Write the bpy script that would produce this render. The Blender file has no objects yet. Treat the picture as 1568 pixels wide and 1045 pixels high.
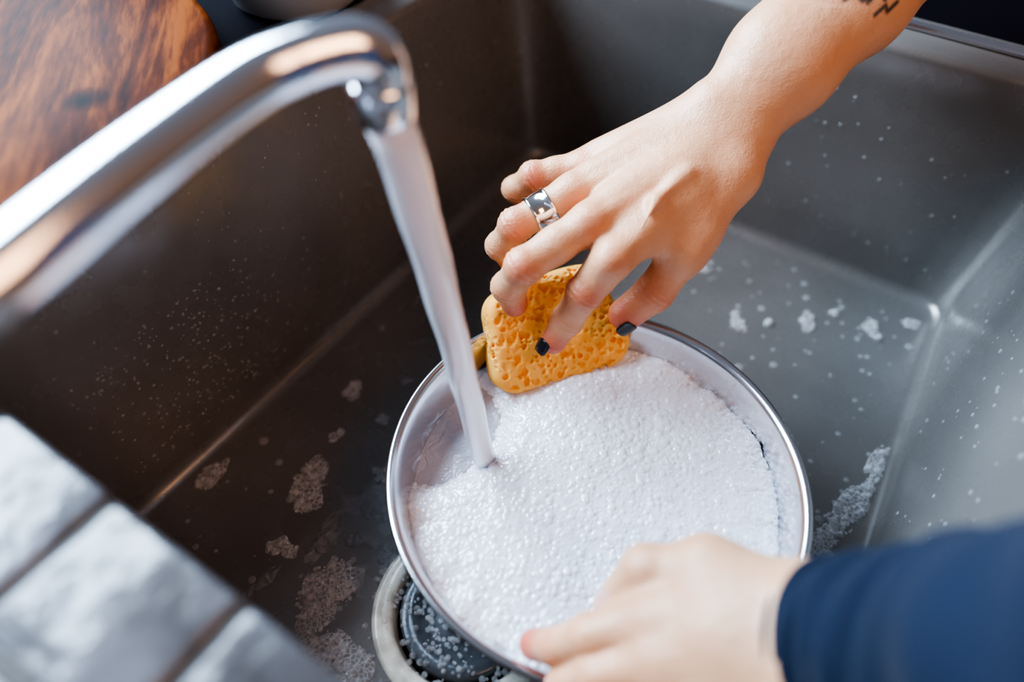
import bpy, bmesh, math, numpy as np
from mathutils import Matrix, Vector
rng=np.random.default_rng(7)
sc=bpy.context.scene
try:
    sc.view_settings.view_transform='AgX';sc.view_settings.look='AgX - High Contrast';sc.view_settings.exposure=.45
except Exception: pass
nrm=lambda v:np.asarray(v,float)/np.linalg.norm(v)
def pts(s): return [np.array([float(x) for x in p.split(',')])/1000 for p in s.split(';')]
# ---------------- camera -----------------
Fv=nrm([-0.3317,0.547,-0.7686]);Rv=np.array([0.8393,0.5431,0.0243]);Rv=nrm(Rv-Fv*(Rv@Fv));Uv=np.cross(Rv,Fv)
C=np.array([0.31358,-0.54534,0.42928])
cam=bpy.data.cameras.new('camera');co=bpy.data.objects.new('camera',cam);sc.collection.objects.link(co)
co.matrix_world=Matrix(((Rv[0],Uv[0],-Fv[0],C[0]),(Rv[1],Uv[1],-Fv[1],C[1]),(Rv[2],Uv[2],-Fv[2],C[2]),(0,0,0,1)))
cam.sensor_width=36;cam.lens=23.594;cam.clip_start=.01
cam.dof.use_dof=True;cam.dof.focus_distance=.425;cam.dof.aperture_fstop=2.0
sc.camera=co
# ---------------- helpers -----------------
def mesh(name,V,Fc,mat=None,smooth=True,parent=None,attrs=None):
    me=bpy.data.meshes.new(name)
    V=np.asarray(V,np.float32)
    if isinstance(Fc,np.ndarray):
        n=Fc.shape[1];me.vertices.add(len(V));me.vertices.foreach_set('co',V.ravel())
        me.loops.add(Fc.size);me.polygons.add(len(Fc))
        me.loops.foreach_set('vertex_index',Fc.ravel().astype(np.int32))
        me.polygons.foreach_set('loop_start',np.arange(len(Fc),dtype=np.int32)*n)
        me.update(calc_edges=True);me.validate()
    else:
        me.from_pydata([tuple(map(float,v)) for v in V],[],Fc);me.update()
    if smooth: me.polygons.foreach_set('use_smooth',[True]*len(me.polygons))
    if attrs:
        for k,a in attrs.items():
            at=me.attributes.new(k,'FLOAT','POINT');at.data.foreach_set('value',np.asarray(a,np.float32))
    if mat: me.materials.append(mat)
    o=bpy.data.objects.new(name,me);sc.collection.objects.link(o)
    if parent: o.parent=parent
    return o
def empty(name):
    e=bpy.data.objects.new(name,None);sc.collection.objects.link(e);e.empty_display_size=.02;return e
def grid_faces(nr,ns,closed=True,off=0):
    F=[]
    for i in range(nr-1):
        for j in range(ns if closed else ns-1):
            a=off+i*ns+j;b=off+i*ns+(j+1)%ns
            F.append((a,b,b+ns,a+ns))
    return F
def lathe(prof,cx,cy,n=96,cap0=False,cap1=False):
    V=[];t=np.linspace(0,2*math.pi,n,endpoint=False)
    for r,z in prof:
        for a in t: V.append((cx+r*math.cos(a),cy+r*math.sin(a),z))
    F=grid_faces(len(prof),n)
    if cap0:F.append(tuple(range(n))[::-1])
    if cap1:F.append(tuple(range((len(prof)-1)*n,len(prof)*n)))
    return V,F
def resample(P,Rd,n):
    P=np.array(P,float);Rd=np.array(Rd,float);k=len(P)
    Pe=np.vstack([2*P[0]-P[1],P,2*P[-1]-P[-2]]);t=np.linspace(0,k-1-1e-9,n)
    out=[]
    for x in t:
        i=int(x);u=x-i;p0,p1,p2,p3=Pe[i:i+4]
        out.append(.5*((2*p1)+(-p0+p2)*u+(2*p0-5*p1+4*p2-p3)*u*u+(-p0+3*p1-3*p2+p3)*u**3))
    return np.array(out),np.interp(t,np.arange(k),Rd)
def tube(P,Rd,n=32,cap=True,sx=1,sy=1,up=None,off=0):
    P=np.array(P);T=np.gradient(P,axis=0);T/=np.linalg.norm(T,axis=1)[:,None]
    u=np.array(up if up is not None else (0,0,1.0));V=[]
    u=u-T[0]*(u@T[0])
    if np.linalg.norm(u)<1e-3:u=np.cross(T[0],(1,0,0))
    for p,t,r in zip(P,T,Rd):
        u=u-t*(u@t);u/=np.linalg.norm(u);w=np.cross(t,u)
        for a in np.linspace(0,2*math.pi,n,endpoint=False):
            V.append(p+r*(sx*math.cos(a)*w+sy*math.sin(a)*u))
    F=grid_faces(len(P),n,off=off)
    if cap:
        F.append(tuple(off+i for i in range(n))[::-1]);F.append(tuple(off+(len(P)-1)*n+i for i in range(n)))
    return V,F
def mat(name,base=(.8,.8,.8),rough=.5,metal=0,**kw):
    m=bpy.data.materials.new(name);m.use_nodes=True;nt=m.node_tree;b=nt.nodes['Principled BSDF']
    b.inputs['Base Color'].default_value=(*base,1);b.inputs['Roughness'].default_value=rough;b.inputs['Metallic'].default_value=metal
    for k,v in kw.items(): b.inputs[k.replace('_',' ')].default_value=v
    return m,nt,b
def N(nt,t,**kw):
    n=nt.nodes.new(t)
    for k,v in kw.items():
        if hasattr(n,k):setattr(n,k,v)
        else:n.inputs[k.replace('_',' ')].default_value=v
    return n
def L(nt,a,b):nt.links.new(a,b)
def ramp(nt,fac,stops):
    r=nt.nodes.new('ShaderNodeValToRGB');e=r.color_ramp.elements
    while len(e)<len(stops):e.new(.5)
    for x,(p,c) in zip(e,stops):x.position=p;x.color=(*c,1)
    L(nt,fac,r.inputs[0]);return r
def bump(nt,b,h,st=.2,d=.001):
    bp=N(nt,'ShaderNodeBump',Strength=st,Distance=d);L(nt,h,bp.inputs['Height']);L(nt,bp.outputs[0],b.inputs['Normal']);return bp
def coord(nt,scale=(1,1,1)):
    t=N(nt,'ShaderNodeTexCoord');mp=N(nt,'ShaderNodeMapping');mp.inputs['Scale'].default_value=scale
    L(nt,t.outputs['Object'],mp.inputs[0]);return mp.outputs[0]
def sss(b,w,rad):
    b.inputs['Subsurface Weight'].default_value=w;b.inputs['Subsurface Radius'].default_value=rad;b.inputs['Subsurface Scale'].default_value=1
# ---------------- materials -----------------
m_sink,nt,b=mat('sink_steel',(.3,.29,.28),.38,.35)
c=coord(nt)
n1=N(nt,'ShaderNodeTexNoise',Scale=7,Detail=6);L(nt,c,n1.inputs['Vector'])
r=ramp(nt,n1.outputs[0],[(.3,(.170,.155,.145)),(.7,(.220,.207,.20))]);L(nt,r.outputs[0],b.inputs['Base Color'])
n2=N(nt,'ShaderNodeTexNoise',Scale=35,Detail=6);L(nt,c,n2.inputs['Vector'])
r2=ramp(nt,n2.outputs[0],[(.35,(.20,)*3),(.7,(.34,)*3)]);L(nt,r2.outputs[0],b.inputs['Roughness'])
n3=N(nt,'ShaderNodeTexNoise',Scale=900,Detail=2);L(nt,c,n3.inputs['Vector']);bump(nt,b,n3.outputs[0],.12,.0004)
m_steel,nt,b=mat('polished_steel',(.70,.70,.73),.2,1)
c=coord(nt,(1,1,8));n=N(nt,'ShaderNodeTexNoise',Scale=60,Detail=3);L(nt,c,n.inputs['Vector']);bump(nt,b,n.outputs[0],.06,.0005)
m_chrome,nt,b=mat('chrome',(.88,.90,.95),.15,1)
m_silver,nt,b=mat('silver',(.90,.89,.87),.14,1)
m_drain,nt,b=mat('drain_flange',(.62,.57,.47),.3,.1)
n=N(nt,'ShaderNodeTexNoise',Scale=60,Detail=5);L(nt,coord(nt),n.inputs['Vector']);r=ramp(nt,n.outputs[0],[(.35,(.50,.46,.38)),(.6,(.9,.86,.76))]);L(nt,r.outputs[0],b.inputs['Base Color'])
m_rubber,nt,b=mat('drain_dark',(.02,.02,.022),.35)
m_plug,nt,b=mat('plug_steel',(.12,.13,.145),.25,.3)
n=N(nt,'ShaderNodeTexNoise',Scale=150,Detail=4);L(nt,coord(nt),n.inputs['Vector']);bump(nt,b,n.outputs[0],.3,.001)
m_foam,nt,b=mat('soap_foam',(.80,.795,.86),.07);sss(b,.4,(.005,.005,.0055))
c=coord(nt);v=N(nt,'ShaderNodeTexVoronoi',Scale=800);L(nt,c,v.inputs['Vector']);bump(nt,b,v.outputs['Distance'],.1,.0005)
b.inputs['Coat Weight'].default_value=.7;b.inputs['Coat Roughness'].default_value=.03
m_bub,nt,b=mat('bubble_film',(.97,.97,1),.03,0,Alpha=.17)
b.inputs['Coat Weight'].default_value=1;b.inputs['Coat Roughness'].default_value=.02
m_water,nt,b=mat('dish_water',(.50,.49,.54),.06,0,Transmission_Weight=.15,IOR=1.33)
n=N(nt,'ShaderNodeTexNoise',Scale=70,Detail=3,Distortion=1.5);L(nt,coord(nt),n.inputs['Vector']);bump(nt,b,n.outputs[0],.9,.004)
m_stream,nt,b=mat('running_water',(.88,.88,.96),.1,0,Transmission_Weight=.25,IOR=1.33);sss(b,.2,(.01,.01,.01))
n=N(nt,'ShaderNodeTexNoise',Scale=40,Detail=3);L(nt,coord(nt,(6,6,.3)),n.inputs['Vector']);bump(nt,b,n.outputs[0],.4,.0015)
m_drop,nt,b=mat('clear_water',(.85,.87,.9),.03,0,IOR=1.33,Alpha=.18)
b.inputs['Coat Weight'].default_value=1;b.inputs['Coat Roughness'].default_value=.02
m_pud,nt,b=mat('shallow_water',(.55,.57,.62),.03,0,IOR=1.33,Alpha=.25)
b.inputs['Coat Weight'].default_value=1;b.inputs['Coat Roughness'].default_value=.02
n=N(nt,'ShaderNodeTexNoise',Scale=110,Detail=2,Distortion=1);L(nt,coord(nt),n.inputs['Vector']);bp_=bump(nt,b,n.outputs[0],1,.012);L(nt,bp_.outputs[0],b.inputs['Coat Normal'])
m_film,nt,b=mat('suds_film',(.75,.73,.74),.12,0,Alpha=.4)
v=N(nt,'ShaderNodeTexVoronoi',Scale=330,feature='DISTANCE_TO_EDGE');L(nt,coord(nt),v.inputs['Vector'])
r=ramp(nt,v.outputs['Distance'],[(.02,(.42,)*3),(.2,(.14,)*3)]);L(nt,r.outputs[0],b.inputs['Alpha']);bump(nt,b,v.outputs['Distance'],.6,.001)
m_wood,nt,b=mat('acacia_wood',(.3,.1,.03),.55);b.inputs['Specular IOR Level'].default_value=.05
t=N(nt,'ShaderNodeTexCoord');mp=N(nt,'ShaderNodeMapping');mp.inputs['Rotation'].default_value=(0,0,math.radians(-48));L(nt,t.outputs['Object'],mp.inputs[0])
mp2=N(nt,'ShaderNodeMapping');mp2.inputs['Scale'].default_value=(7,1,1);L(nt,mp.outputs[0],mp2.inputs[0])
n1=N(nt,'ShaderNodeTexNoise',Scale=5,Detail=8,Distortion=.9,Roughness=.6);L(nt,mp2.outputs[0],n1.inputs['Vector'])
n2=N(nt,'ShaderNodeTexNoise',Scale=45,Detail=5);L(nt,mp2.outputs[0],n2.inputs['Vector'])
mx=N(nt,'ShaderNodeMath',operation='MULTIPLY_ADD');L(nt,n2.outputs[0],mx.inputs[0]);mx.inputs[1].default_value=.3;L(nt,n1.outputs[0],mx.inputs[2])
ds=N(nt,'ShaderNodeVectorMath',operation='DISTANCE');L(nt,t.outputs['Object'],ds.inputs[0]);ds.inputs[1].default_value=(.112,.050,.01)
kn=N(nt,'ShaderNodeMapRange');L(nt,ds.outputs['Value'],kn.inputs[0]);kn.inputs[1].default_value=.001;kn.inputs[2].default_value=.014;kn.inputs[3].default_value=.28;kn.inputs[4].default_value=0
sb=N(nt,'ShaderNodeMath',operation='SUBTRACT');L(nt,mx.outputs[0],sb.inputs[0]);L(nt,kn.outputs[0],sb.inputs[1])
r=ramp(nt,sb.outputs[0],[(.42,(.007,.0018,.0008)),(.55,(.028,.005,.001)),(.68,(.078,.015,.0022)),(.84,(.22,.058,.009))]);L(nt,r.outputs[0],b.inputs['Base Color'])
bump(nt,b,mx.outputs[0],.2,.001)
m_tile,nt,b=mat('glazed_tile',(.4,.4,.42),.22)
n=N(nt,'ShaderNodeTexNoise',Scale=16,Detail=5);L(nt,coord(nt),n.inputs['Vector']);r=ramp(nt,n.outputs[0],[(.34,(.05,.044,.042)),(.66,(.19,.195,.22))]);L(nt,r.outputs[0],b.inputs['Base Color']);bump(nt,b,n.outputs[0],.8,.012)
m_grout,nt,b=mat('grout',(.08,.075,.072),.7)
m_dark,nt,b=mat('dark_counter',(.006,.005,.008),.8);b.inputs['Specular IOR Level'].default_value=.04
n=N(nt,'ShaderNodeTexNoise',Scale=200);L(nt,coord(nt),n.inputs['Vector']);bump(nt,b,n.outputs[0],.1,.0005)
m_bowl,nt,b=mat('grey_enamel',(.45,.44,.44),.4)
n=N(nt,'ShaderNodeTexNoise',Scale=90);L(nt,coord(nt),n.inputs['Vector']);bump(nt,b,n.outputs[0],.1,.0005)
def skin(name):
    m,nt,b=mat(name,(.7,.4,.28),.38);sss(b,.2,(.006,.0022,.001))
    a=N(nt,'ShaderNodeAttribute');a.attribute_name='red'
    n=N(nt,'ShaderNodeTexNoise',Scale=45,Detail=5);c=coord(nt);L(nt,c,n.inputs['Vector'])
    s=N(nt,'ShaderNodeMath',operation='MULTIPLY_ADD');L(nt,n.outputs[0],s.inputs[0]);s.inputs[1].default_value=.45;L(nt,a.outputs['Fac'],s.inputs[2])
    r=ramp(nt,s.outputs[0],[(.10,(.70,.40,.245)),(.42,(.65,.31,.175)),(.95,(.57,.12,.07))])
    a2=N(nt,'ShaderNodeAttribute');a2.attribute_name='ink'
    mx=N(nt,'ShaderNodeMixRGB');L(nt,a2.outputs['Fac'],mx.inputs[0]);L(nt,r.outputs[0],mx.inputs[1]);mx.inputs[2].default_value=(.05,.05,.055,1)
    L(nt,mx.outputs[0],b.inputs['Base Color'])
    v=N(nt,'ShaderNodeTexVoronoi',Scale=1000);L(nt,c,v.inputs['Vector'])
    n2=N(nt,'ShaderNodeTexNoise',Scale=170,Detail=6);L(nt,c,n2.inputs['Vector'])
    ad=N(nt,'ShaderNodeMath',operation='MULTIPLY_ADD');L(nt,v.outputs['Distance'],ad.inputs[0]);ad.inputs[1].default_value=.3;L(nt,n2.outputs[0],ad.inputs[2])
    bump(nt,b,ad.outputs[0],.6,.0011);return m
m_skin=skin('skin')
m_nail,nt,b=mat('nail_polish',(.02,.02,.025),.12)
m_nail2,nt,b=mat('nail_bare',(.65,.38,.32),.2)
m_navy,nt,b=mat('navy_fabric',(.0012,.0075,.027),.9)
c=coord(nt);w=N(nt,'ShaderNodeTexNoise',Scale=600,Detail=3);L(nt,c,w.inputs['Vector']);bump(nt,b,w.outputs[0],.6,.001)
b.inputs['Sheen Weight'].default_value=.05
m_sponge,nt,b=mat('sponge_foam',(.95,.42,.08),.7);sss(b,.4,(.006,.004,.0015))
a=N(nt,'ShaderNodeAttribute');a.attribute_name='scrub';n=N(nt,'ShaderNodeTexNoise',Scale=90,Detail=4);c=coord(nt);L(nt,c,n.inputs['Vector'])
r=ramp(nt,n.outputs[0],[(.3,(.95,.38,.05)),(.7,(1.0,.51,.12))])
mx=N(nt,'ShaderNodeMixRGB');L(nt,a.outputs['Fac'],mx.inputs[0]);L(nt,r.outputs[0],mx.inputs[1]);mx.inputs[2].default_value=(.02,.035,.02,1);L(nt,mx.outputs[0],b.inputs['Base Color'])
vv=N(nt,'ShaderNodeTexNoise',Scale=900,Detail=3);L(nt,c,vv.inputs['Vector']);bump(nt,b,vv.outputs[0],.2,.0006)
# ---------------- sink -----------------
H=.205
DC=np.array([.223,-.440])
NS=160
def rrect(x0,x1,y0,y1,r,z,n=NS):
    out=[]
    cxr,cyr=.214,-.262
    for a in np.linspace(0,2*math.pi,n,endpoint=False):
        d=np.array([math.cos(a),math.sin(a)])
        lo,hi=0,2.
        for _ in range(40):
            mid=(lo+hi)/2;p=np.array([cxr,cyr])+d*mid
            hx,hy=(x1-x0)/2,(y1-y0)/2
            qx=abs(p[0]-(x0+x1)/2)-(hx-r);qy=abs(p[1]-(y0+y1)/2)-(hy-r)
            s=math.hypot(max(qx,0),max(qy,0))+min(max(qx,qy),0)-r
            if s>0:hi=mid
            else:lo=mid
        out.append((*(np.array([cxr,cyr])+d*lo),z))
    return np.array(out)
loops=[]
floor_edge=rrect(.012,.415,-.516,-.010,.02,0)
ang=np.arctan2(floor_edge[:,1]-DC[1],floor_edge[:,0]-DC[0])
circ=np.stack([DC[0]+.056*np.cos(ang),DC[1]+.056*np.sin(ang),0*ang],1)
for t in (0,.25,.5,.75): loops.append(circ*(1-t)+floor_edge*t)
loops.append(floor_edge)
for k in range(1,7):
    a=k/6*math.pi/2;o=.012*math.sin(a);z=.012*(1-math.cos(a))
    loops.append(rrect(.012-o,.415+o,-.516-o,-.010+o,.02+o*.3,z))
for k in range(1,9):
    t=k/8;z=.012+(H-.018)*t
    loops.append(rrect(0-.022*t,.427+.012*t,-.528+.001*t,.002-.008*t,.024+.004*t,z))
for k in range(1,5):
    a=k/4*math.pi/2;o=.006*(1-math.cos(a));z=H-.006+.006*math.sin(a)
    loops.append(rrect(-.022-o,.439+o,-.527-o*.3,-.006+o,.03,z))
for o,o2,z in((.012,.014,H+.0015),(.020,.030,H+.0015),(.022,.033,H+.004),(.026,.045,H+.004),(.029,.050,H-.002)):
    loops.append(rrect(-.022-o,.439+o,-.527-min(o,.004),-.006+o2,.03,z))
V=np.vstack(loops)
mesh('kitchen_sink',V,grid_faces(len(loops),NS),m_sink)
V,Fc=tube([(x,.0265,H+.0035) for x in np.linspace(-.03,.45,30)],[.0032]*30,16,sx=1.6,sy=.9);mesh('highlight_bead_1',V,Fc,m_steel)  # polished bead added on the back rim to give a highlight line
dr=empty('sink_drain')
V,Fc=lathe([(.0575,.0),(.057,.0016),(.054,.0022),(.047,.0016),(.045,0),(.044,-.004),(.0425,-.010)],DC[0],DC[1])
mesh('flange',V,Fc,m_drain,parent=dr)
V,Fc=lathe([(.0435,-.006),(.042,-.016),(.001,-.02)],DC[0],DC[1],cap1=True);mesh('cup',V,Fc,m_rubber,parent=dr)
V,Fc=lathe([(.0395,-.018),(.0395,-.001),(.038,.0004),(.030,.0),(.028,-.002),(.012,-.0025),(.010,.000),(.006,.002),(.001,.0025)],DC[0]-.001,DC[1],cap1=True);mesh('plug',V,Fc,m_plug,parent=dr)
# ---------------- counters -----------------
def box(x0,x1,y0,y1,z0,z1):
    return [(x0,y0,z0),(x1,y0,z0),(x1,y1,z0),(x0,y1,z0),(x0,y0,z1),(x1,y0,z1),(x1,y1,z1),(x0,y1,z1)],[(0,3,2,1),(4,5,6,7),(0,1,5,4),(1,2,6,5),(2,3,7,6),(3,0,4,7)]
def multi(name,boxes,mt,bev=0,parent=None):
    V=[];F=[]
    for bx in boxes:
        v,f=box(*bx);F+=[tuple(i+len(V) for i in q) for q in f];V+=v
    o=mesh(name,V,F,mt,False,parent)
    if bev:
        md=o.modifiers.new('b','BEVEL');md.width=bev;md.segments=3;md.limit_method='NONE'
        for p in o.data.polygons:p.use_smooth=True
    return o
ct=empty('tiled_counter')
tiles=[]
g=.0035
for i in range(-5,8):
    x0=.142+.0655*i
    tiles.append((x0+g/2,x0+.0655-g/2,-.578,-.5275,H-.004,H+.006))
    for j in range(4):
        y1=-.578-g-.0655*j;tiles.append((x0+g/2,x0+.0655-g/2,y1-.0655+g,y1,H-.004,H+.006))
multi('tiles',tiles,m_tile,.003,ct)
multi('grout_bed',[(-.6,.9,-.85,-.5305,H-.03,H+.0035)],m_grout,0,ct)
multi('front_edge',[(-.02,.44,-.534,-.5305,H-.05,H-.0035)],m_grout,0,ct)
multi('countertop',[(-.6,-.052,-.529,.4,H-.035,H-.001),(-.052,.47,.046,.4,H-.035,H-.001),(.470,.9,-.529,.4,H-.035,H-.001)],m_dark,.002)
V,Fc=lathe([(.01,-.010),(.172,-.010),(.176,-.008),(.178,-.004),(.178,.004),(.176,.008),(.172,.010),(.1,.010),(.01,.010)],0,0,160,True,True)
cb=mesh('cutting_board',V,Fc,m_wood);cb.location=(-.172,-.441,.2185);cb.scale=(1.03,1.03,1)
V,Fc=lathe([(.03,0),(.042,.001),(.046,.004),(.055,.03),(.058,.032),(.0565,.034),(.053,.03),(.044,.006),(.01,.004)],0,0,64,cap1=True)
o=mesh('enamel_bowl',V,Fc,m_bowl);o.location=(-.097,-.194,H)
# ---------------- faucet -----------------
fa=empty('faucet')
P=pts('128.3,-620,292;128.3,-564.2,293;132.3,-552.9,296;139.1,-529.9,302;141.7,-512.5,306;138.5,-469.1,311;134.0,-425,313;137.5,-404,314.5;143.5,-390,315;148.6,-380.5,313;150.7,-376.8,307.5;151,-376.4,300;151,-376.5,292;150.9,-376.6,286')
out=P[-1]
P,Rd=resample(P,[.0105]*9+[.0108,.0108,.0106,.0104,.0102],140)
V,Fc=tube(P,Rd,44);mesh('spout_pipe',V,Fc,m_chrome,parent=fa)
ox,oy,oz=out
V,Fc=lathe([(.0100,.0155),(.0116,.0145),(.0119,.0135),(.0119,.0015),(.0114,.0),(.0100,-.0012),(.004,-.0008)],ox,oy,48,cap1=True);o=mesh('aerator',V,Fc,m_chrome,parent=fa);o.location=(0,0,oz)
base=np.array([.1283,-.636,.29])
Q,Rq=resample([base+(0,.03,.002),base+(0,.008,-.001),base+(0,0,-.03),base+(0,0,-.079)],[.0105,.0125,.016,.017],20)
V,Fc=tube(Q,Rq,40,up=(1,0,0));mesh('faucet_body',V,Fc,m_chrome,parent=fa)
V,Fc=lathe([(.017,.03),(.02,.012),(.026,.006),(.028,0)],base[0],base[1],48);o=mesh('base_flange',V,Fc,m_chrome,parent=fa);o.location=(0,0,H+.006)
land=np.array([.192,-.3724,.057])
S=[out+(0,0,.003)]
for t in np.linspace(0.05,1,24):
    f=math.sqrt(t)*.30+t*.70
    S.append(out+(land-out)*np.array([f,f,t]))
S=np.array(S);Rs=np.interp(np.linspace(0,1,len(S)),[0,.15,.5,1],[.0096,.0093,.0082,.0070])
V,Fc=tube(S,Rs,28,up=(1,0,0));V=np.array(V)
V+=.00025*np.sin(V[:,[2]]*120+np.array([[0,1,2]]))
mesh('running_water',V,Fc,m_stream)
# ---------------- pan -----------------
px_,py_=.2570,-.3519
pan=empty('saucepan')
z0=.003
outer=[(.001,z0),(.088,z0),(.096,z0+.003),(.1015,z0+.010),(.1085,.04),(.1155,.078),(.1172,.0825),(.1192,.0835),(.1208,.0848),(.1212,.0862),(.1204,.0875),(.1186,.0878),(.1165,.0865),(.1150,.0835),(.1135,.078),(.1065,.04),(.0995,z0+.011),(.094,z0+.005),(.087,z0+.002),(.001,z0+.002)]
V,Fc=lathe(outer,px_,py_,160);mesh('pan_body',V,Fc,m_steel,parent=pan)
hd=np.array([.447,-.894,0])
hp=[np.array([px_,py_,.070])+hd*.113,np.array([px_,py_,.076])+hd*.125,np.array([px_,py_,.080])+hd*.15,np.array([px_,py_,.084])+hd*.2,np.array([px_,py_,.092])+hd*.27,np.array([px_,py_,.094])+hd*.29]
hp,hr=resample(hp,[.010,.0085,.008,.009,.0095,.005],50)
V,Fc=tube(hp,hr,28,sx=1.15,sy=.7);mesh('handle',V,Fc,m_steel,parent=pan)
bp=[np.array([px_,py_,.072])+np.array([math.cos(a)*.1165,math.sin(a)*.1165,0]) for a in np.linspace(-1.35,-.87,14)]
V,Fc=tube(bp,[.004]*14,16,sx=.6,sy=3);mesh('handle_bracket',V,Fc,m_steel,parent=pan)
V,Fc=lathe([(.001,.053),(.05,.053),(.1090,.053)],px_,py_,96);mesh('dish_water',V,Fc,m_water,parent=pan)
def snoise(x,y,s,seed=0):
    r=np.random.default_rng(seed);o=0
    for i in range(7):
        a=r.uniform(0,6.28);f=s*(1.5**i)/2;o=o+np.sin((x*np.cos(a)+y*np.sin(a))*f+r.uniform(0,6.28))/(1.35**i)
    return o/3
def Rmf(th): return .1112+.0003*np.sin(5*th+1)+.0003*np.sin(13*th)
def foam_h(X,Y):
    rad=np.hypot(X,Y)/Rmf(np.arctan2(Y,X))
    bd=np.hypot(X+.114,Y+.015)-.052+.004*snoise(X,Y,160,3)
    m=1/(1+np.exp(-bd/.0034))
    ed=np.clip((1-rad)/.05,0,1);ed=np.sqrt(np.clip(ed*(2-ed),0,1))
    dome=.004*np.exp(-((X-.0)**2+(Y+.025)**2)/.055**2)
    th=np.arctan2(Y,X);wv=.0012*np.sin(7*th+2)+.0010*np.sin(17*th)+.0007*np.sin(31*th+1)
    z=.0505+m*(.0135*(.75+.25*ed)+dome+.0016*snoise(X,Y,110,1)+.0005*snoise(X,Y,420,2)+wv*np.clip((rad-.8)/.2,0,1))
    return z,m,rad
st=.00042;ax_=np.arange(-.1135,.1135,st);X,Y=np.meshgrid(ax_,ax_,indexing='ij')
Z,M,RAD=foam_h(X,Y);Zb=Z.copy()
r3=np.random.default_rng(11);nst=24000
cxs=r3.uniform(-.112,.112,nst);cys=r3.uniform(-.112,.112,nst)
sz=.00065+r3.exponential(.00028,nst);big=r3.uniform(0,1,nst)<.045;sz[big]=r3.uniform(.0014,.0027,big.sum())
patch=snoise(cxs,cys,70,8);sz*=np.where(patch>.35,1.35,1.0);sz=np.clip(sz,.0006,.0032)
for a_,b_,s_ in zip(cxs,cys,sz):
    i0=int((a_-s_+.1135)/st);i1=int((a_+s_+.1135)/st)+2;j0=int((b_-s_+.1135)/st);j1=int((b_+s_+.1135)/st)+2
    i0=max(i0,0);j0=max(j0,0);i1=min(i1,len(ax_));j1=min(j1,len(ax_))
    if i1<=i0 or j1<=j0:continue
    ic=min(int((a_+.1135)/st),len(ax_)-1);jc=min(int((b_+.1135)/st),len(ax_)-1)
    if M[ic,jc]<.12 or RAD[ic,jc]>1:continue
    d2=(X[i0:i1,j0:j1]-a_)**2+(Y[i0:i1,j0:j1]-b_)**2
    k_=.30 if s_<.0013 else .55
    h=Zb[ic,jc]+k_*(np.sqrt(np.maximum(s_*s_-d2,0))-.35*s_)
    h=np.where(d2<s_*s_,h,0);Z[i0:i1,j0:j1]=np.maximum(Z[i0:i1,j0:j1],h)
nG=len(ax_);inn=(RAD<=1.0)
id_=np.arange(nG*nG).reshape(nG,nG)
ok=inn[:-1,:-1]&inn[1:,:-1]&inn[1:,1:]&inn[:-1,1:]
Fq=np.stack([id_[:-1,:-1][ok],id_[1:,:-1][ok],id_[1:,1:][ok],id_[:-1,1:][ok]],1)
used=np.unique(Fq);rem=np.full(nG*nG,-1);rem[used]=np.arange(len(used))
V=np.stack([X.ravel()[used]+px_,Y.ravel()[used]+py_,Z.ravel()[used]],1)
mesh('soap_foam',V,rem[Fq],m_foam,parent=pan)
def ico(sub):
    bm=bmesh.new();bmesh.ops.create_icosphere(bm,subdivisions=sub,radius=1);v=np.array([q.co[:] for q in bm.verts]);f=np.array([[x.index for x in p.verts] for p in bm.faces]);bm.free();return v,f
iv,if_=ico(3)
def spheres(name,P,Rr,mt,flat=1,parent=None,axis=2):
    P=np.asarray(P);Rr=np.asarray(Rr);n=len(P);k=len(iv)
    s=np.ones((n,3))
    if np.ndim(axis)==0: s[:,axis]=flat
    else: s[np.arange(n),axis]=flat
    V=(P[:,None,:]+iv[None]*s[:,None,:]*Rr[:,None,None]).reshape(-1,3)
    F=(if_[None]+(np.arange(n)*k)[:,None,None]).reshape(-1,3)
    return mesh(name,V,F,mt,parent=parent)
nb=950
tb=rng.uniform(0,2*math.pi,nb);fr_=np.sqrt(rng.uniform(0,1,nb));fr_[:450]=1-np.abs(rng.normal(0,.05,450))
rb=fr_*Rmf(tb)
bx,by=rb*np.cos(tb),rb*np.sin(tb)
bz,bm_,_=foam_h(bx,by)
br=np.clip(rng.exponential(.0006,nb)+.0008,0,.0034)
k=bm_>.25
spheres('foam_bubbles',np.stack([bx+px_,by+py_,bz+br*.1],-1)[k],br[k],m_bub,parent=pan)
bp=[];bs=[]
for i in range(140):
    a=rng.normal(math.radians(35),.6);z=rng.uniform(.063,.081)
    r=np.interp(z,[.04,.078],[.1065,.1135]);bp.append((px_+r*math.cos(a),py_+r*math.sin(a),z));bs.append(rng.uniform(.0005,.0019))
spheres('rim_bubbles',bp,bs,m_bub,parent=pan)
# ---------------- floor suds, droplets -----------------
def blob(cx_,cy_,rx,ry,rot,hh,seed,n=48,rings=6,amp=.22):
    r=np.random.default_rng(seed);ph=r.uniform(0,6.28,6);V=[];F=[]
    for i in range(rings+1):
        t=1-i/rings
        for a in np.linspace(0,2*math.pi,n,endpoint=False):
            q=1+amp*(math.sin(2*a+ph[0])*.6+math.sin(3*a+ph[1])*.8+math.sin(5*a+ph[2])*.5+math.sin(9*a+ph[3])*.2)
            x=rx*t*q*math.cos(a);y=ry*t*q*math.sin(a)
            V.append((cx_+x*math.cos(rot)-y*math.sin(rot),cy_+x*math.sin(rot)+y*math.cos(rot),.0003+hh*math.sqrt(max(0,1-t*t))))
    F=grid_faces(rings+1,n);return V,F
def blobs(name,L_,mt):
    V=[];F=[]
    for k,bb in enumerate(L_):
        v,f=blob(*bb,seed=k*7+len(L_));F+=[tuple(i+len(V) for i in q) for q in f];V+=v
    return mesh(name,V,F,mt)
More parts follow.
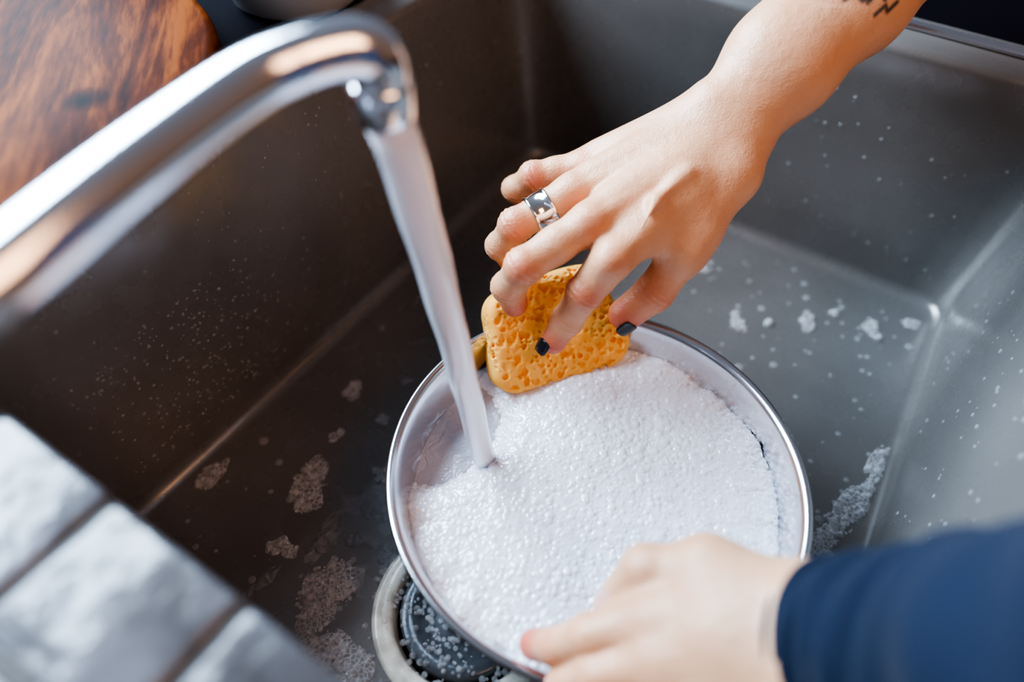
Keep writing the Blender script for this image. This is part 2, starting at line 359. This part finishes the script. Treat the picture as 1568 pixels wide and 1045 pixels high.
suds=[(.083,-.430,.012,.020,.5,.0008),(.144,-.479,.016,.022,.2,.001),(.099,-.473,.010,.007,.4,.0008),(.021,-.462,.007,.012,0,.0008),(.053,-.352,.006,.010,.3,.0006),
(.404,-.244,.009,.035,-.25,.0012),(.393,-.284,.015,.018,0,.001),(.414,-.19,.006,.02,-.1,.001),(.279,-.114,.006,.010,.8,.001),(.328,-.080,.006,.010,.2,.001),(.378,-.056,.006,.012,.6,.001),(.405,-.03,.008,.006,.4,.001),(.227,-.069,.009,.004,.5,.001),(.12,-.395,.008,.006,0,.0006),(.165,-.505,.014,.01,0,.001),(.30,-.10,.003,.004,0,.001),(.345,-.055,.004,.004,0,.001),(.09,-.36,.005,.004,.3,.0006),(.07,-.39,.004,.006,0,.0005),(.13,-.30,.006,.010,0,.0005),(.185,-.502,.02,.01,-.3,.001)]
blobs('soap_suds',suds,m_film)
sp=[];sr=[]
for s in suds:
    for i in range(int(8+s[2]*s[3]*3.6e5)):
        a=rng.uniform(0,6.28);t=math.sqrt(rng.uniform());x=s[2]*t*math.cos(a)*1.05;y=s[3]*t*math.sin(a)*1.05
        sp.append((s[0]+x*math.cos(s[4])-y*math.sin(s[4]),s[1]+x*math.sin(s[4])+y*math.cos(s[4]),.0012));sr.append(min(.0032,rng.exponential(.0007)+.0005))
for i in range(330):
    a=rng.uniform(2.6,6.0);r_=rng.uniform(.012,.060);sp.append((DC[0]+r_*math.cos(a),DC[1]+r_*math.sin(a),.001));sr.append(rng.uniform(.0005,.0022))
spheres('suds_bubbles',sp,sr,m_bub)
pud=[(.125,-.418,.016,.012,.9,.003),(.150,-.400,.009,.020,-.5,.003),(.118,-.452,.007,.022,.1,.0028),(.160,-.432,.006,.018,.3,.0028),(.14,-.44,.012,.006,.4,.0025),(.105,-.497,.004,.014,-.2,.0025),(.155,-.46,.005,.01,.5,.0025),(.13,-.375,.006,.012,.4,.0025)]
blobs('water_puddle',pud,m_pud)
dp=[];drr=[]
for i in range(420):
    x,y=rng.uniform(.02,.41),rng.uniform(-.51,-.02)
    if math.hypot(x-px_,y-py_)<.1 or math.hypot(x-DC[0],y-DC[1])<.06:continue
    dp.append((x,y,.0));drr.append(rng.uniform(.0006,.0022) if rng.uniform()<.85 else rng.uniform(.002,.004))
spheres('floor_droplets',dp,drr,m_drop,flat=.45)
dp=[];drr=[];axs=[]
for i in range(520):
    if rng.uniform()<.6: y=rng.normal(-.42,.04);z=rng.uniform(.02,.12)
    else: y=rng.uniform(-.5,-.05);z=rng.uniform(.02,.18)
    t=(z-.012)/(H-.018);dp.append((-.022*t+.0002,y,z));drr.append(rng.uniform(.0004,.0013));axs.append(0)
for i in range(90):
    z=rng.uniform(.02,.17);t=(z-.012)/(H-.018);dp.append((.427+.012*t,rng.uniform(-.3,-.04),z));drr.append(rng.uniform(.0005,.0018));axs.append(0)
for i in range(40):
    z=rng.uniform(.02,.17);t=(z-.012)/(H-.018);dp.append((rng.uniform(.24,.41),.002-.008*t,z));drr.append(rng.uniform(.0005,.0016));axs.append(1)
spheres('side_droplets',dp,drr,m_drop,flat=.5,axis=np.array(axs))
# ---------------- SDF engine -----------------
class Grid:
    def __init__(s,lo,hi,h):
        s.lo=np.array(lo,np.float32);s.h=h;s.n=np.ceil((np.array(hi)-lo)/h).astype(int)+1
        s.ax=[(s.lo[i]+h*np.arange(s.n[i])).astype(np.float32) for i in range(3)]
    def new(s): return np.full(s.n,.05,np.float32)
    def sl(s,mn,mx):
        a=np.clip(np.floor((mn-s.lo)/s.h).astype(int),0,s.n);b=np.clip(np.ceil((mx-s.lo)/s.h).astype(int)+1,0,s.n)
        return tuple(slice(i,j) for i,j in zip(a,b))
    def pts(s,S): return s.ax[0][S[0]][:,None,None],s.ax[1][S[1]][None,:,None],s.ax[2][S[2]][None,None,:]
def smin(a,b,k):
    if k<=0:return np.minimum(a,b)
    h=np.maximum(k-np.abs(a-b),0)/k;return np.minimum(a,b)-h*h*k*.25
def cap(G,D,a,b,ra,rb,k=.004,sub=False):
    a=np.asarray(a,float);b=np.asarray(b,float);m=max(ra,rb)+(.004 if sub else .02)
    S=G.sl(np.minimum(a,b)-m,np.maximum(a,b)+m)
    if any(q.stop<=q.start for q in S):return
    x,y,z=G.pts(S);ba=b-a;L2=max(float(ba@ba),1e-12)
    t=np.clip(((x-a[0])*ba[0]+(y-a[1])*ba[1]+(z-a[2])*ba[2])/L2,0,1)
    d=np.sqrt((x-a[0]-t*ba[0])**2+(y-a[1]-t*ba[1])**2+(z-a[2]-t*ba[2])**2)-(ra+(rb-ra)*t)
    if sub: D[S]=-smin(-D[S],d.astype(np.float32),k)
    else: D[S]=smin(D[S],d.astype(np.float32),k)
def nets(G,D):
    ins=D<0;n=D.shape
    cnt=np.zeros(np.array(n)-1,np.int8)
    for i in(0,1):
        for j in(0,1):
            for k in(0,1):cnt+=ins[i:n[0]-1+i,j:n[1]-1+j,k:n[2]-1+k]
    idx=np.argwhere((cnt>0)&(cnt<8));vid=np.full(cnt.shape,-1,np.int32);vid[tuple(idx.T)]=np.arange(len(idx))
    cor=np.array([(i,j,k) for i in(0,1) for j in(0,1) for k in(0,1)])
    vals=np.stack([D[idx[:,0]+c[0],idx[:,1]+c[1],idx[:,2]+c[2]] for c in cor],1)
    acc=np.zeros((len(idx),3));w=np.zeros(len(idx))
    for a in range(8):
        for b in range(a+1,8):
            if np.abs(cor[a]-cor[b]).sum()!=1:continue
            va,vb=vals[:,a],vals[:,b];cr=(va<0)!=(vb<0);t=np.where(cr,va/np.where(cr,va-vb,1),0)
            acc+=np.where(cr[:,None],cor[a]+t[:,None]*(cor[b]-cor[a]),0);w+=cr
    V=(idx+acc/w[:,None])*G.h+G.lo
    Fs=[]
    for ax in range(3):
        o1,o2=[(1,2),(2,0),(0,1)][ax]
        A=np.take(ins,range(n[ax]-1),ax);B=np.take(ins,range(1,n[ax]),ax)
        e=np.argwhere(A!=B);e=e[(e[:,o1]>0)&(e[:,o2]>0)&(e[:,o1]<n[o1]-1)&(e[:,o2]<n[o2]-1)]
        d1=np.zeros(3,int);d1[o1]=1;d2=np.zeros(3,int);d2[o2]=1
        q=[e-d1-d2,e-d2,e,e-d1];q=np.stack([vid[tuple(x.T)] for x in q],1)
        fl=~ins[tuple(e.T)];q[fl]=q[fl][:,::-1];Fs.append(q)
    Fa=np.vstack(Fs);Fa=Fa[(Fa>=0).all(1)]
    return V,Fa
def finger(G,J,R_,k=.003):
    D=G.new()
    for i in range(len(J)-1):cap(G,D,J[i],J[i+1],R_[i],R_[i+1],k)
    return D
def creases(G,D,J,ax,amp=.0004,per=.0034):
    S=G.sl(J-.014,J+.014);x,y,z=G.pts(S)
    s=(x-J[0])*ax[0]+(y-J[1])*ax[1]+(z-J[2])*ax[2]
    D[S]+=(amp*np.exp(-(s/.0042)**2)*np.cos(2*math.pi*s/per)).astype(np.float32)
def redness(V,P_):
    r=np.zeros(len(V))
    for p,s,a in P_: r=np.maximum(r,a*np.exp(-((V-p)**2).sum(1)/s**2))
    return r
def nail(G_,tip,prev,nd,w,l,mt,name,parent,fw=.35):
    ax=nrm(tip-prev);n_=nd-ax*(nd@ax);n_=nrm(n_);s=np.cross(ax,n_);V=[]
    nu,nv=14,14
    for i in range(nu):
        for j in range(nv):
            a=-1+2*i/(nu-1);b_=-1+2*j/(nv-1)
            rr_=1/max(1e-6,(abs(a)**4+abs(b_)**4)**.25)*max(abs(a),abs(b_)) if (a or b_) else 1
            a2,b2=a*rr_,b_*rr_
            V.append(tip+ax*(b2*l+fw*l)+s*(a2*w)+n_*(G_-.5*(a2*w)**2/G_-.25*max(0,b2)**2*l*.5))
    o=mesh(name,V,grid_faces(nu,nv,False),mt,parent=parent);md=o.modifiers.new('s','SOLIDIFY');md.thickness=.0009;md.offset=0;return o
person=empty('person')
def right_hand():
    G=Grid((.085,-.325,.075),(.315,.09,.33),.0012)
    W,A1,A2,A3=pts('229.5,-164.9,198;242.8,-127.3,228;256.7,-77.7,255;278.8,-0.5,295')
    Pp=nrm(.75*Rv-.65*Uv);Nn=nrm(C-W);Nn=nrm(Nn-Pp*(Nn@Pp))
    idx=pts('214.3,-272.7,166;205.5,-285.7,143;198.8,-290.8,119;195.0,-299.5,104')
    mid=pts('192.4,-261.8,174;171.5,-301.0,158;162.4,-301.6,136;164.8,-298.6,120')
    rin=pts('167.9,-238.6,170;146.9,-271.1,156;138.2,-273.0,136;141.0,-268.1,122')
    pin=pts('155.7,-202.4,162;129.5,-221.5,155;117.0,-222.8,140;119.5,-216.7,127')
    thu=pts('246.7,-184.3,182;243.4,-235.7,156;236.4,-249.6,130;225.0,-261.2,113')
    D=G.new()
    for a,b,o1,o2,r1,r2 in((W,A1,.009,.0115,.0168,.0185),(A1,A2,.0115,.0145,.0185,.0215),(A2,A3,.0145,.017,.0215,.027)):
        cap(G,D,a-Pp*o1,b-Pp*o2,r1,r2,.02);cap(G,D,a+Pp*o1,b+Pp*o2,r1,r2,.02);cap(G,D,a,b,r1*.95,r2,.02)
    cap(G,D,W-Pp*.016+Nn*.006+(A1-W)*.15,W-Pp*.014+Nn*.006+(A1-W)*.3,.011,.009,.012)
    base=[W+Pp*.012,W+Pp*.003,W-Pp*.007,W-Pp*.015]
    for f,bs,r0,r1 in zip((idx,mid,rin,pin),base,(.0150,.0155,.0145,.013),(.0118,.0117,.0112,.0104)):
        cap(G,D,bs,f[0],r0,r1,.010)
        cap(G,D,bs-Nn*.006,f[0]-Nn*.006+(bs-f[0])*.15,r0*.9,.011,.012)
    cap(G,D,base[0],thu[0],.014,.0145,.014)
    cap(G,D,thu[0],thu[1],.0150,.0125,.012)
    cap(G,D,idx[0]*.45+W*.55,thu[1]*.75+thu[0]*.25,.011,.010,.016)
    cap(G,D,idx[0]*.75+W*.25-Nn*.004,thu[1],.008,.008,.014)
    for f,bs,h_ in zip((idx,mid,rin,pin),base,(.0116,.0114,.0109,.0099)):
        a=f[0]*.92+bs*.08+Nn*h_;b=f[0]*.45+bs*.55+Nn*(h_+.0024)
        cap(G,D,a,b,.0027,.0012,.0045)
        cap(G,D,f[0]+Nn*.0055,f[0]+Nn*.0052+(f[0]-bs)*.03,.0090,.0086,.005)
    v0,v1,v2=pts('225.6,-208.3,191.4;219.9,-233.9,186.2;222.5,-258.0,183.4')
    for a,b in((v0,v1),(v1,v2)): cap(G,D,a+Nn*.0122,b+Nn*.0115,.0010,.0010,.009)
    Dk=None
    fr=((idx,(.0112,.0105,.0094,.0082)),(mid,(.0113,.0107,.0097,.0085)),(rin,(.0109,.0102,.0093,.0080)),(pin,(.0101,.0095,.0087,.0076)))
    for f,r in fr:
        d=finger(G,f,r,.003)
        cap(G,d,f[0]*.5+f[1]*.5,f[0]*.45+f[1]*.55,r[0]*.95,r[0]*.95,.004)
        for i in(1,2):
            ax=nrm(nrm(f[i]-f[i-1])+nrm(f[i+1]-f[i]))
            od=nrm(nrm(f[i]-f[i-1])-nrm(f[i+1]-f[i]))
            cap(G,d,f[i]+.0018*od,f[i],r[i]*.98,r[i],.003)
            creases(G,d,f[i]+.001*od,ax,.0007 if i==1 else .0005)
        Dk=d if Dk is None else smin(Dk,d,.0015)
    D=smin(D,Dk,.006)
    dt=finger(G,thu[1:],(.0125,.0118,.0108),.004)
    creases(G,dt,thu[2],nrm(thu[3]-thu[1]),.0006)
    D=smin(D,dt,.005)
    V,Fa=nets(G,D)
    P_=[(f[1]+Nn*.006,.011,.6) for f in(idx,mid,rin,pin)]+[(f[3],.012,.9) for f in(idx,mid,rin,pin)]+[(f[2],.010,.6) for f in(idx,mid,rin,pin)]+[(f[0]+Nn*.008,.010,.45) for f in(idx,mid,rin,pin)]+[(thu[3],.016,.9),(thu[2],.016,.6)]
    red=redness(V,P_)
    ink=np.zeros(len(V))
    for pl in('257.8,-94.4,255;260.8,-85.7,255;267.0,-89.8,255;269.7,-82.5,255','270.0,-89.8,255;271.1,-76.0,255;276.9,-80.5,255','278.5,-98.1,255;279.5,-85.0,255;283.1,-90.7,255;283.8,-77.6,255'):
        Q=pts(pl)
        for a,b in zip(Q[:-1],Q[1:]):
            v=V-a;bb=b-a;v=v-np.outer(v@Nn,Nn);bb=bb-Nn*(bb@Nn)
            t=np.clip(v@bb/(bb@bb),0,1);d=np.linalg.norm(v-t[:,None]*bb,axis=1)
            ink=np.maximum(ink,np.clip(1.5-d/.0011,0,1)*(((V-A2)@Nn)>0))
    o=mesh('right_arm',V,Fa,m_skin,parent=person,attrs={'red':red,'ink':ink})
    md=o.modifiers.new('s','SMOOTH');md.factor=.5;md.iterations=1
    nail(.0084,idx[3],idx[2],-Rv*.75-Uv*.2-Fv*.55,.0048,.0048,m_nail,'index_nail',person,.9)
    nail(.0112,thu[3],thu[2],-Uv*.85-Fv*.35-Rv*.1,.0056,.0056,m_nail,'thumb_nail',person,.6)
    a,b=rin[0],rin[1];ax=nrm(b-a);c_=a+(b-a)*.56
    w_=.0070
    rp=[(-w_,.0106),(-w_,.0116),(-w_+.0008,.0122),(-w_+.0018,.0121),(-w_+.0022,.0115),(0,.0117),(w_-.0022,.0115),(w_-.0018,.0121),(w_-.0008,.0122),(w_,.0116),(w_,.0106),(0,.0104),(-w_,.0106)]
    u=nrm(np.cross(ax,(0,0,1)));w=np.cross(ax,u);V=[]
    for s,r in rp:
        for t in np.linspace(0,2*math.pi,64,endpoint=False):V.append(c_+ax*s+r*(math.cos(t)*u+math.sin(t)*w))
    mesh('finger_ring',V,grid_faces(len(rp),64),m_silver)
right_hand()
def left_hand():
    G=Grid((.255,-.50,.055),(.44,-.36,.21),.0013)
    W,W2,*thu=pts('381.9,-415.6,168;385.5,-428.6,168;360.7,-407.2,152;331.4,-404.5,146;308.7,-414.5,136;303.4,-425.6,120')
    idx=pts('322.5,-430.4,136;300.8,-447.7,120;289.6,-454.0,100;277.9,-454.8,83')
    mid=pts('332.3,-443.5,135;311.0,-459.8,117;301.0,-465.3,96;295.7,-464.3,79')
    rin=pts('343.9,-452.0,130;325.6,-468.4,112;316.1,-473.3,92;312.1,-472.5,76')
    pin=pts('357.3,-455.4,122;342.0,-471.4,105;334.5,-476.5,89;331.8,-476.1,76')
    Nn=nrm(C-W);D=G.new();S_=nrm(W2-W)
    cap(G,D,W-S_*.010,W-S_*.010+(W-idx[0])*.6,.018,.019,.02);cap(G,D,W+S_*.010,W+S_*.010+(W-idx[0])*.6,.018,.019,.02)
    for f,o_,r0,r1 in zip((idx,mid,rin,pin),(-.012,-.004,.004,.012),(.016,.016,.015,.014),(.0118,.0115,.0108,.010)):
        cap(G,D,W+S_*o_,f[0],r0,r1,.012);cap(G,D,W+S_*o_-(0,0,.007),f[0]-(0,0,.008),r0,.011,.012)
    cap(G,D,W-S_*.012,thu[0],.016,.015,.014);cap(G,D,thu[0],thu[1],.0155,.0125,.014)
    cap(G,D,idx[0]*.6+W*.4,thu[1],.012,.011,.018)
    Dk=None
    for f,r in((idx,(.0112,.0100,.0088,.0075)),(mid,(.0108,.0096,.0084,.0072)),(rin,(.0104,.009,.008,.0068)),(pin,(.0094,.0082,.0072,.0062))):
        d=finger(G,f,r,.003)
        for i in(1,2):creases(G,d,f[i],nrm(f[i+1]-f[i-1]),.0003)
        Dk=d if Dk is None else smin(Dk,d,.0015)
    D=smin(D,Dk,.007);D=smin(D,finger(G,thu[1:],(.0125,.0112,.0092),.004),.004)
    V,Fa=nets(G,D)
    red=redness(V,[(f[1],.010,.4) for f in(idx,mid,rin,pin)]+[(f[3],.014,1.0) for f in(idx,mid,rin,pin)]+[(f[2],.009,.6) for f in(idx,mid,rin,pin)])
    o=mesh('left_hand',V,Fa,m_skin,parent=person,attrs={'red':red,'ink':0*red});md=o.modifiers.new('s','SMOOTH');md.factor=.5;md.iterations=2
    nail(.0090,thu[3],thu[2],Nn,.006,.007,m_nail2,'left_thumb_nail',person)
left_hand()
P=pts('377.6,-413.6,155;382.2,-414.0,163;390.7,-415.9,178;403.1,-419.1,203;413.0,-425.8,236;440,-425,305;500,-390,400')
P,Rd=resample(P,[.0285,.031,.034,.037,.039,.045,.05],90)
PP=np.vstack([P[8],P[4],P[1],P[0],P]);RR=np.concatenate([[.024,.0245,.025,.0265],Rd])
PP[3]=P[0]-nrm(P[5]-P[0])*.0006
V=[];u=np.array([0,0,1.])
nS=72;Tn=np.gradient(P,axis=0);Tn/=np.linalg.norm(Tn,axis=1)[:,None];Tn=np.vstack([Tn[8],Tn[4],Tn[1],Tn[0],Tn])
for i,(p,t,r) in enumerate(zip(PP,Tn,RR)):
    u=u-t*(u@t);u/=np.linalg.norm(u);w=np.cross(t,u);s=i/len(PP)
    for a in np.linspace(0,2*math.pi,nS,endpoint=False):
        d=0 if i<4 else min(1,(i-4)/8)*(.0016*math.sin(s*46+1.6*math.sin(a)+a)+.0012*math.sin(s*80-2*a))
        V.append(p+(r+d)*(math.cos(a)*w+math.sin(a)*u))
mesh('left_sleeve',V,grid_faces(len(PP),nS),m_navy,parent=person)
def sponge():
    ce=pts('184.7,-277.8,90')[0]
    ex=nrm([.59,.80,.04]);n_=np.array([.55,-.44,.70]);n_=nrm(n_-ex*(n_@ex));up=-np.cross(ex,n_)
    if up[2]<0:up=-up
    ce=ce-n_*.010-up*.0015
    G=Grid(ce-.066,ce+.066,.0008);D=G.new()
    x,y,z=G.pts((slice(None),)*3);dx,dy,dz=x-ce[0],y-ce[1],z-ce[2]
    a=dx*ex[0]+dy*ex[1]+dz*ex[2];b_=dx*up[0]+dy*up[1]+dz*up[2];c_=dx*n_[0]+dy*n_[1]+dz*n_[2]
    c_=c_+.005*np.exp(-((a/.014)**2+((b_-.006)/.014)**2))+.003*np.sin(a*45+1)
    hw=.047-.003*np.sin(b_*70);hh=.036+.0018*np.sin(a*60+.5)
    r=.017
    qx=np.abs(a)-(hw-r);qy=np.abs(b_)-(hh-r);e=np.sqrt(np.maximum(qx,0)**2+np.maximum(qy,0)**2)+np.minimum(np.maximum(qx,qy),0)-r
    r3=.007;q1=e+r3;q2=np.abs(c_)-(.0145-r3)
    d=np.sqrt(np.maximum(q1,0)**2+np.maximum(q2,0)**2)+np.minimum(np.maximum(q1,q2),0)-r3
    D=d.astype(np.float32)
    r2=np.random.default_rng(5)
    for i in range(1700):
        p=np.array([r2.uniform(-.046,.046),r2.uniform(-.036,.036),r2.uniform(-.004,.0155)])
        f=r2.integers(0,4)
        if f<2:p[2]=r2.uniform(.0132,.0155)
        elif f==2:p[1]=r2.choice([-1,1])*r2.uniform(.034,.037)
        else: p[0]=r2.choice([-1,1])*r2.uniform(.044,.047)
        p[2]-=.005*math.exp(-((p[0]/.014)**2+((p[1]-.006)/.014)**2))+.003*math.sin(p[0]*45+1)
        q=ce+ex*p[0]+up*p[1]+n_*p[2];rad=min(.0022,.0004+r2.exponential(.0005))
        cap(G,D,q,q+(ex*r2.uniform(-1,1)+up*r2.uniform(-1,1))*.001,rad,rad,.0005,sub=True)
    V,Fa=nets(G,D);sc_=((V-ce)@n_<-.0075).astype(float)
    mesh('dish_sponge',V,Fa,m_sponge,attrs={'scrub':sc_})
sponge()
def area(name,loc,tgt,sx,sy,e,col):
    l=bpy.data.lights.new(name,'AREA');l.shape='RECTANGLE';l.size=sx;l.size_y=sy;l.energy=e;l.color=col
    o=bpy.data.objects.new(name,l);sc.collection.objects.link(o);o.location=loc
    o.rotation_euler=(Vector(tgt)-Vector(loc)).to_track_quat('-Z','Y').to_euler();return o
area('window_light',(-1.25,-.3,1.2),(.25,-.25,.05),1.6,1.0,118,(.62,.81,1))
area('warm_fill',(1.2,-.6,1.3),(.1,-.3,.05),.7,.7,7,(1,.56,.32))  # added warm fill, no lamp there; tints the shaded left wall brown
w=bpy.data.worlds.new('world');sc.world=w;w.use_nodes=True;nt=w.node_tree;bg=nt.nodes['Background']
t=N(nt,'ShaderNodeTexCoord');s=N(nt,'ShaderNodeSeparateXYZ');L(nt,t.outputs['Generated'],s.inputs[0])
mr=N(nt,'ShaderNodeMapRange');L(nt,s.outputs['X'],mr.inputs[0]);mr.inputs[1].default_value=-1;mr.inputs[2].default_value=1
r=ramp(nt,mr.outputs[0],[(0,(.50,.60,.80)),(.5,(.33,.35,.42)),(1,(.36,.20,.12))]);L(nt,r.outputs[0],bg.inputs[0]);bg.inputs[1].default_value=.36
